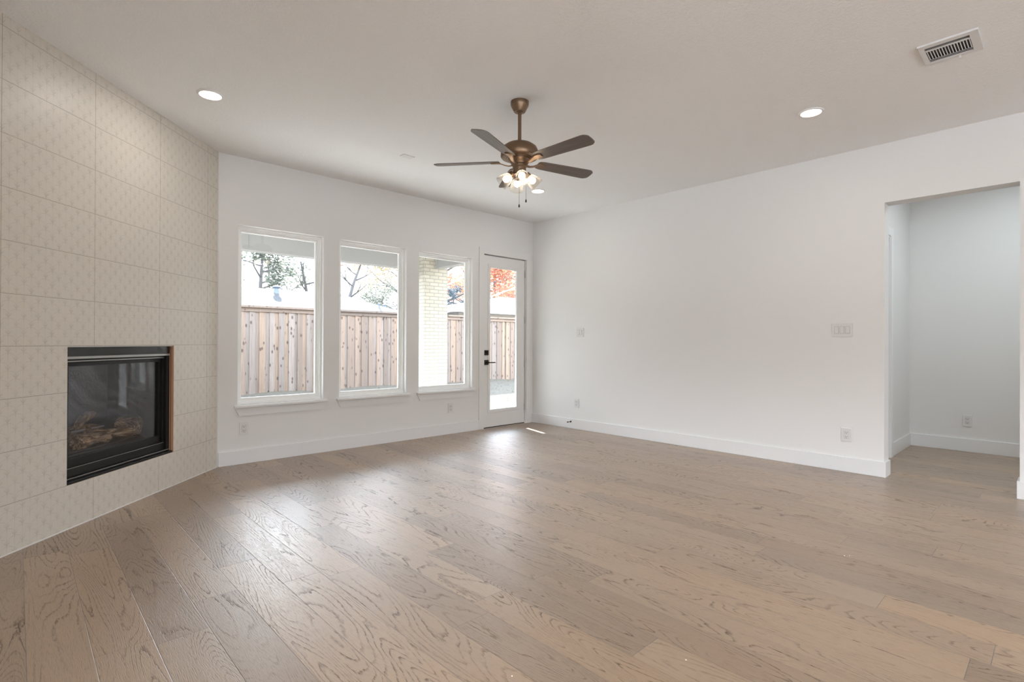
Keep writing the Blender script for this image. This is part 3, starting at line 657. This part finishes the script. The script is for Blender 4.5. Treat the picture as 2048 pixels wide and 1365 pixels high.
m = MB().box(FX0, FX0 + 0.004, -0.020, 0.001, FZ0, FZ1).box(FX0, FX0 + 0.0045, -0.034, -0.026, FZ0, FZ1); m.build('copper_strip', 'copper', fp)
MB().box(FX0, FX0 + 0.003, -0.026, -0.020, FZ0, FZ1).box(FX0, FX0 + 0.003, -0.06, -0.034, FZ0, FZ1).build('raw_edge', 'dark_brown', fp)
MB().box(a_ + 0.083, b_ - 0.083, -0.083, -0.079, 0.434, 1.047).build('glass_front', 'fire_glass', fp)
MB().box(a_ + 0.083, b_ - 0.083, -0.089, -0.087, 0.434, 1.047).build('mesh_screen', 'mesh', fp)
m = MB(); bx0, bx1 = a_ + 0.07, b_ - 0.07
m.box(bx0 - 0.02, bx0, -0.52, -0.095, 0.40, 1.08).box(bx1, bx1 + 0.02, -0.52, -0.095, 0.40, 1.08).box(bx0, bx1, -0.52, -0.50, 0.40, 1.08).box(bx0, bx1, -0.50, -0.095, 1.06, 1.08).box(bx0, bx1, -0.50, -0.095, 0.40, 0.432)
m.build('firebox', 'firebox', fp)
MB().box(bx0 + 0.10, bx1 - 0.10, -0.40, -0.16, 0.432, 0.452, 0.006).build('burner_tray', 'black_satin', fp)
MB().tube([(1.32, -0.30, 0.560), (1.02, -0.30, 0.560)], 0.006, 10).build('reflection_streak', 'satin_nickel', fp)  # white streak reflected in the glass, built as a bright bar
def fp_log(label, p, q, r, seed, stub=None):
    rnd = random.Random(seed); P, Q = Vector(p), Vector(q); n = 14; L = (Q - P).length; sd_ = 18
    b = bmesh.new(); rings = []
    for i in range(n + 1):
        f_ = i / n; taper = r * (1.0 + 0.18 * math.sin(f_ * 5 + seed)) * (0.82 if i in (0, n) else 1.0)
        bend = Vector((0, math.sin(f_ * PI) * 0.012, math.sin(f_ * PI) * 0.010))
        rings.append([b.verts.new(bend + Vector((f_ * L, math.cos(2 * PI * k / sd_) * taper * (1 + 0.16 * (rnd.random() - .5) + 0.08 * math.sin(k * 5 + seed)), math.sin(2 * PI * k / sd_) * taper * (1 + 0.16 * (rnd.random() - .5))))) for k in range(sd_)])
    for a, c in zip(rings, rings[1:]):
        for k in range(sd_): b.faces.new((a[k], a[(k + 1) % sd_], c[(k + 1) % sd_], c[k]))
    b.faces.new(rings[0][::-1]); b.faces.new(rings[-1]); bmesh.ops.recalc_face_normals(b, faces=b.faces)
    mb = MB(); mb.bm.free(); mb.bm = b
    if stub: mb.tube([(L * stub[0], 0, r * 0.5), (L * stub[0] + 0.03, stub[1] * 0.3, r + 0.03), (L * stub[0] + 0.05, stub[1] * 0.5, r + 0.055)], [r * 0.5, r * 0.4, r * 0.28], 10)
    R = Matrix.Rotation(FANG, 4, 'Z'); Pw = A + R @ P; Qw = A + R @ Q
    o = mb.build('ceramic_log', 'log', None, True); o.location = Pw; o.rotation_mode = 'QUATERNION'; o.rotation_quaternion = (Qw - Pw).to_track_quat('X', 'Z')
    return tag(o, label, 'log', 'ceramic logs in the fireplace')
fp_log('thick ceramic log with a snapped branch at front left of the firebox', (1.43, -0.17, 0.500), (1.10, -0.215, 0.482), 0.047, 1, (0.45, 0.10))
fp_log('slimmer ceramic log lying in the middle of the firebox', (1.20, -0.32, 0.505), (0.84, -0.22, 0.480), 0.040, 2)
fp_log('short ceramic log standing cut end forward at right of the firebox', (0.80, -0.36, 0.535), (0.77, -0.20, 0.515), 0.066, 3)
fp_log('dark ceramic log along the back of the firebox', (1.50, -0.40, 0.500), (0.90, -0.44, 0.500), 0.055, 4)
fp_log('thin ceramic log resting aslant on top of the others', (1.30, -0.27, 0.592), (1.00, -0.40, 0.652), 0.030, 5)

# ------------------------------------------------------------------ crumbs on the floor
for k_, (x_, y_, lb) in enumerate(((-2.305, -4.763, 'tiny white plaster crumb on the floor, left one of a pair'), (-2.284, -4.783, 'tiny white plaster crumb on the floor, right one of a pair'), (-4.441, -4.254, 'tiny white plaster crumb on the floor nearest the camera'), (-3.888, -4.638, 'tiny white plaster crumb on the floor at lower centre right'))):
    b = bmesh.new(); bmesh.ops.create_icosphere(b, subdivisions=1, radius=0.0035); rnd = random.Random(k_)
    for v in b.verts: v.co = Vector((v.co.x * rnd.uniform(.6, 1.4), v.co.y * rnd.uniform(.6, 1.4), max(v.co.z * .7 + .002, 0)))
    mb = MB(); mb.bm.free(); mb.bm = b
    tag(mb.build('plaster_crumb', 'chalk', loc=(x_, y_, 0.0)), lb, 'crumb', 'plaster crumbs on the floor')

# ------------------------------------------------------------------ outdoors
def gz(x, y):
    base = -0.06 if y < 2.2 else -0.06 + 0.17 * min((y - 2.2) / 4.1, 1.0)
    return base + 0.018 * math.sin(x * 1.7 + y * 0.9) * math.cos(y * 2.1 - x * 0.6) + (0.02 * math.sin(x * 3.1) if 5.4 < y < 7 else 0)
b = bmesh.new(); NX, NY = 90, 60; gv = []
for j in range(NY + 1):
    row = []
    for i in range(NX + 1):
        x_ = -16 + 46 * i / NX; y_ = 0.17 + 33 * (j / NY) ** 1.8
        row.append(b.verts.new((x_, y_, gz(x_, y_))))
    gv.append(row)
for j in range(NY):
    for i in range(NX): b.faces.new((gv[j][i], gv[j][i + 1], gv[j + 1][i + 1], gv[j + 1][i]))
mb = MB(); mb.bm.free(); mb.bm = b
struct(mb.build('ground', 'ground', None, True), 'pale dry lawn of the back yard', 'ground')
struct(MB().box(-30, 14, -40, -10.78, -0.2, -0.1).box(-30, -9.78, -10.78, -1, -0.2, -0.1).build('rear_bounce_ground', 'concrete'), 'unseen pale reflector ground added behind the house', 'reflector')  # unseen pale ground added to bounce daylight up to the ceiling
struct(MB().box(-9.0, 0.45, 0.165, 3.4, -0.16, -0.018).build('porch_slab', 'concrete'), 'concrete porch slab outside the windows', 'porch floor')
struct(MB().box(-9.0, 0.9, 0.16, 3.32, 2.95, 3.12).build('porch_ceiling', 'soffit'), 'grey porch ceiling outside the windows', 'porch ceiling')
m = MB().box(-9.0, -0.14, 3.0, 3.22, 2.63, 2.95)
for xj in (-3.17, -6.2): m.box(xj - 0.006, xj + 0.006, 2.994, 3.0, 2.66, 2.95)
struct(m.build('porch_beam', 'soffit'), 'grey porch beam across the top of the window view', 'porch beam')
struct(MB().box(0.14, 0.34, 0.5, 2.8, 2.66, 2.95).box(0.13, 0.165, 2.70, 2.8, 2.64, 2.95).build('porch_side_beam', 'soffit'), 'taupe porch beam running from column to house', 'porch beam')
struct(MB().box(-0.14, 0.41, 2.75, 3.27, -0.2, 2.95).build('porch_column', 'brick'), 'cream brick porch column seen through the window beside the door', 'column')

# fence
FY = 6.3
fe = thing('wooden_fence', 'tall weathered cedar board fence with flat cap across the yard', 'fence', (0, FY, 0))
rnd = random.Random(5); m = MB(); x_ = -13.0; k_ = 0
while x_ < 22.0:
    w_ = rnd.uniform(0.095, 0.135) if k_ % 2 == 0 else rnd.uniform(0.06, 0.095); yo = 0.0 if k_ % 2 == 0 else 0.018
    m.box(x_ - (0.02 if k_ % 2 else 0), x_ + w_ - 0.002 + (0.02 if k_ % 2 else 0), yo - 0.009, yo + 0.009, gz(x_, FY) - 0.06, 1.93 + rnd.uniform(-.004, .004)); x_ += w_; k_ += 1
m.build('board_panel', 'fence', fe)
m = MB(); x_ = -13.0
while x_ < 22.0: m.box(x_, x_ + 2.436, -0.085, 0.085, 1.945, 1.985); x_ += 2.44
m.build('cap_rail', 'fence', fe)
m = MB(); x_ = -12.4
while x_ < 22.0: m.box(x_, x_ + 2.436, -0.032, -0.010, 1.86, 1.945); x_ += 2.44
m.build('top_trim', 'fence', fe)
m = MB()
for zr in (0.45, 1.1, 1.7): m.box(-13, 22, 0.03, 0.07, zr, zr + 0.09)
m.build('back_rails', 'fence', fe)

def hip(name, label, eave, ridge, ze, zr, roofing='shingle'):     # eave=(x0,x1,y0,y1) ridge=((x,y),(x,y))
    x0, x1, y0, y1 = eave; t = thing(name, label, 'house', ((x0 + x1) / 2, (y0 + y1) / 2, 0)); cx, cy = (x0 + x1) / 2, (y0 + y1) / 2
    b = bmesh.new(); E_ = [b.verts.new((x - cx, y - cy, ze)) for x, y in ((x0, y0), (x1, y0), (x1, y1), (x0, y1))]; R_ = [b.verts.new((x - cx, y - cy, zr)) for x, y in ridge]
    for f in ((E_[0], E_[1], R_[1], R_[0]), (E_[2], E_[3], R_[0], R_[1]), (E_[1], E_[2], R_[1]), (E_[3], E_[0], R_[0]), (E_[3], E_[2], E_[1], E_[0])): b.faces.new(f)
    mb = MB(); mb.bm.free(); mb.bm = b; mb.build('roof', roofing, t)
    MB().box(x0 + 0.5 - cx, x1 - 0.5 - cx, y0 + 0.5 - cy, y1 - 0.5 - cy, -0.1, ze + 0.02).build('house_wall', 'house_wall', t)
    return t, cx, cy
h1, cx, cy = hip('neighbour_house', 'house with pale hipped roof behind the fence, dark vent on it', (-9.0, 6.45, 9.5, 16.5), ((-5.5, 13.0), (2.95, 13.0)), 1.62, 3.02)
v = MB().lathe([(0.085, 0), (0.075, 0.12), (0.075, 0.20)], 16, (0.58 - cx, 12.62 - cy, 2.82)).build('roof_vent', 'metal_vent', h1, True)
MB().lathe([(0.10, 0.20), (0.125, 0.225), (0.125, 0.255), (0.06, 0.285), (0.0, 0.29)], 16, (0.58 - cx, 12.62 - cy, 2.82), cap=False).build('vent_cap', 'metal_vent', v, True)
h2, cx2, cy2 = hip('neighbour_house', 'second house with white hipped roof, seen through the back door glass', (6.6, 24.0, 10.6, 17.4), ((12.0, 14.0), (20.0, 14.0)), 2.42, 3.52, 'brightened_roof')
v = MB().lathe([(0.02, 0.0), (0.02, 1.10)], 10, (3.85 - cx, 11.6 - cy, 1.5)).build('service_mast', 'metal_vent', h1)
MB().lathe([(0.04, 1.08), (0.045, 1.12), (0.0, 1.16)], 10, (3.85 - cx, 11.6 - cy, 1.5)).build('weather_head', 'metal_vent', v, True)
fx, fy = 5.2 - cx, 13.6 - cy
v = MB().box(fx - 0.12, fx + 0.12, fy - 0.12, fy + 0.12, 1.7, 2.62).build('chimney_flue', 'metal_vent', h1)
MB().lathe([(0.06, 2.62), (0.06, 2.72), (0.10, 2.74), (0.0, 2.80)], 12, (fx, fy, 0)).build('flue_cap', 'metal_vent', v)

# overhead cables
def cable(label, p, q, r):
    P, Q = Vector(p), Vector(q); pts = []
    for i in range(17):
        f_ = i / 16; v = P.lerp(Q, f_); v.z -= 0.04 * 4 * f_ * (1 - f_); pts.append(v)
    tag(MB().tube(pts, r, 6).build('overhead_cable', 'cable'), label, 'cable', 'overhead cables')
cable('upper pale overhead cable crossing the red tree', (3.30, 9.0, 2.40), (10.9, 9.0, 6.10), 0.020)
cable('lower pale overhead cable crossing just above the fence', (4.2, 9.0, 2.00), (10.9, 9.0, 4.30), 0.020)

# trees
def branch(mb, P, d, L, r, depth, rnd, tips, spread=0.6, up=0.25, kids=(2, 3)):
    pts = [P.copy()]; rad = [r]; p = P.copy(); dv = d.normalized(); n = 4
    for i in range(n):
        dv = (dv + Vector((rnd.uniform(-1, 1), rnd.uniform(-1, 1), rnd.uniform(-.6, .9))) * 0.16).normalized(); p = p + dv * (L / n); pts.append(p.copy()); rad.append(r * (1 - 0.55 * (i + 1) / n))
    mb.tube(pts, rad, 5 if depth < 3 else 4)
    tips.append((pts[-1], depth)); tips.append((pts[2], depth))
    if depth <= 0: return
    for k in range(rnd.randint(*kids)):
        f_ = rnd.randint(2, n); nd = (dv + Vector((rnd.uniform(-1, 1), rnd.uniform(-1, 1), rnd.uniform(-.5, .8) + up)) * spread).normalized()
        branch(mb, pts[f_], nd, L * rnd.uniform(0.6, 0.85), rad[f_] * 0.75, depth - 1, rnd, tips, spread, up, kids)
def leaves(pts, count, rad, size, rnd):
    b = bmesh.new()
    for i in range(count):
        c = pts[rnd.randrange(len(pts))]; p = c + Vector((rnd.gauss(0, rad), rnd.gauss(0, rad), rnd.gauss(0, rad * .8)))
        q = Vector((rnd.uniform(-1, 1), rnd.uniform(-1, 1), rnd.uniform(-1, 1))).normalized().to_track_quat('Z', 'Y'); s = size * rnd.uniform(.6, 1.3)
        b.faces.new([b.verts.new(p + q @ Vector(v)) for v in ((-s, 0, 0), (0, -s * .5, 0), (s, 0, 0), (0, s * .5, 0))])
    mb = MB(); mb.bm.free(); mb.bm = b; return mb
def tree(name, label, loc, hgt, r, lean, depth, seed, leaf=None, count=0, lrad=0.3, lsize=0.06, spread=0.7, first=0.45, kids=(2, 3), limb=0.5, group='trees beyond the fence'):
    rnd = random.Random(seed); t = thing(name, label, 'tree', loc, 0, group); mb = MB(); tips = []
    pts = [Vector((lean[0] * f_ * f_ * hgt, lean[1] * f_ * hgt, f_ * hgt)) for f_ in (0, .2, .4, .6, .8, 1)]
    mb.tube(pts, [r * (1 - .75 * f_) for f_ in (0, .2, .4, .6, .8, 1)], 8)
    nb = 9
    for k in range(nb):
        f_ = first + (1 - first) * (k + .5) / nb; P = Vector((lean[0] * f_ * f_ * hgt, lean[1] * f_ * hgt, f_ * hgt)); a = k * 2.4 + rnd.uniform(-.5, .5)
        branch(mb, P, Vector((math.cos(a), math.sin(a), 0.35)), hgt * limb * (1.15 - f_ * .75), r * (1 - .7 * f_) * .6, depth, rnd, tips, spread, .2, kids)
    mb.build('trunk', 'bark', t)
    if leaf: leaves([p for p, d_ in tips if d_ <= 1], count, lrad, lsize, rnd).build('foliage', leaf, t)
    return t
tree('oak_tree', 'grey-green leafy oak above the roof, seen through the window nearest the fireplace', (2.35, 20.0, 0), 5.4, 0.17, (0.03, 0), 2, 11, 'leaf_green', 2600, 0.15, 0.085, .8, .55, limb=.34)
tree('bare_tree', 'bare twiggy tree at right of the leafy oak', (5.1, 20.5, 0), 5.2, 0.16, (-.12, 0), 3, 12, spread=.75, first=.45, limb=.34)
tree('bare_tree', 'bare leaning tree seen through the middle window', (5.35, 18.0, 0), 5.2, 0.15, (.22, 0), 3, 13, spread=.5, first=.5, limb=.26)
tree('bushy_tree', 'low bushy grey tree right of the bare leaning tree', (7.3, 17.5, 0), 3.5, 0.08, (0, 0), 2, 14, 'leaf_green', 1800, .18, .05, .8, .5, limb=.32)
tree('tan_tree', 'tan-leaved tree at the right edge of the middle window', (9.7, 20.0, 0), 5.8, 0.13, (0, 0), 2, 15, 'leaf_tan', 2600, .28, .06, .8, .4, limb=.36)
tree('red_tree', 'broad red and orange autumn tree right of the brick column', (12.6, 20.5, 0), 7.4, 0.22, (0.02, 0), 3, 16, 'leaf_red', 16000, .36, .10, .9, .28, limb=.52)
tree('red_tree', 'red autumn tree behind the white roof, seen through the back door', (19.5, 23.0, 0), 7.6, 0.22, (0.0, 0), 3, 17, 'leaf_red', 16000, .40, .11, .9, .28, limb=.55)
tree('conifer_tree', 'dark blue-green conifer in front of the red tree', (10.15, 15.5, 0), 3.9, 0.09, (0, 0), 1, 18, 'leaf_dark', 2600, .13, .05, .4, .25, limb=.26)

# fallen leaves on the lawn
rnd = random.Random(3); b = bmesh.new()
for i in range(2600):
    x_, y_ = rnd.uniform(-4, 12), rnd.uniform(1.2, 6.2)
    if x_ < 0.5 and y_ < 3.45: continue
    p = Vector((x_, y_, gz(x_, y_) + 0.012)); q = Vector((rnd.uniform(-.4, .4), rnd.uniform(-.4, .4), 1)).normalized().to_track_quat('Z', 'Y') @ Matrix.Rotation(rnd.uniform(0, 6.28), 3, 'Z').to_quaternion(); s = rnd.uniform(.012, .032)
    b.faces.new([b.verts.new(p + q @ Vector(v)) for v in ((-s, 0, 0), (0, -s * .6, 0.004), (s, 0, 0), (0, s * .6, 0.004))])
mb = MB(); mb.bm.free(); mb.bm = b
tag(mb.build('fallen_leaves', 'leaf_litter'), 'brown fallen leaves scattered on the lawn by the fence', 'leaves', None, 'stuff')
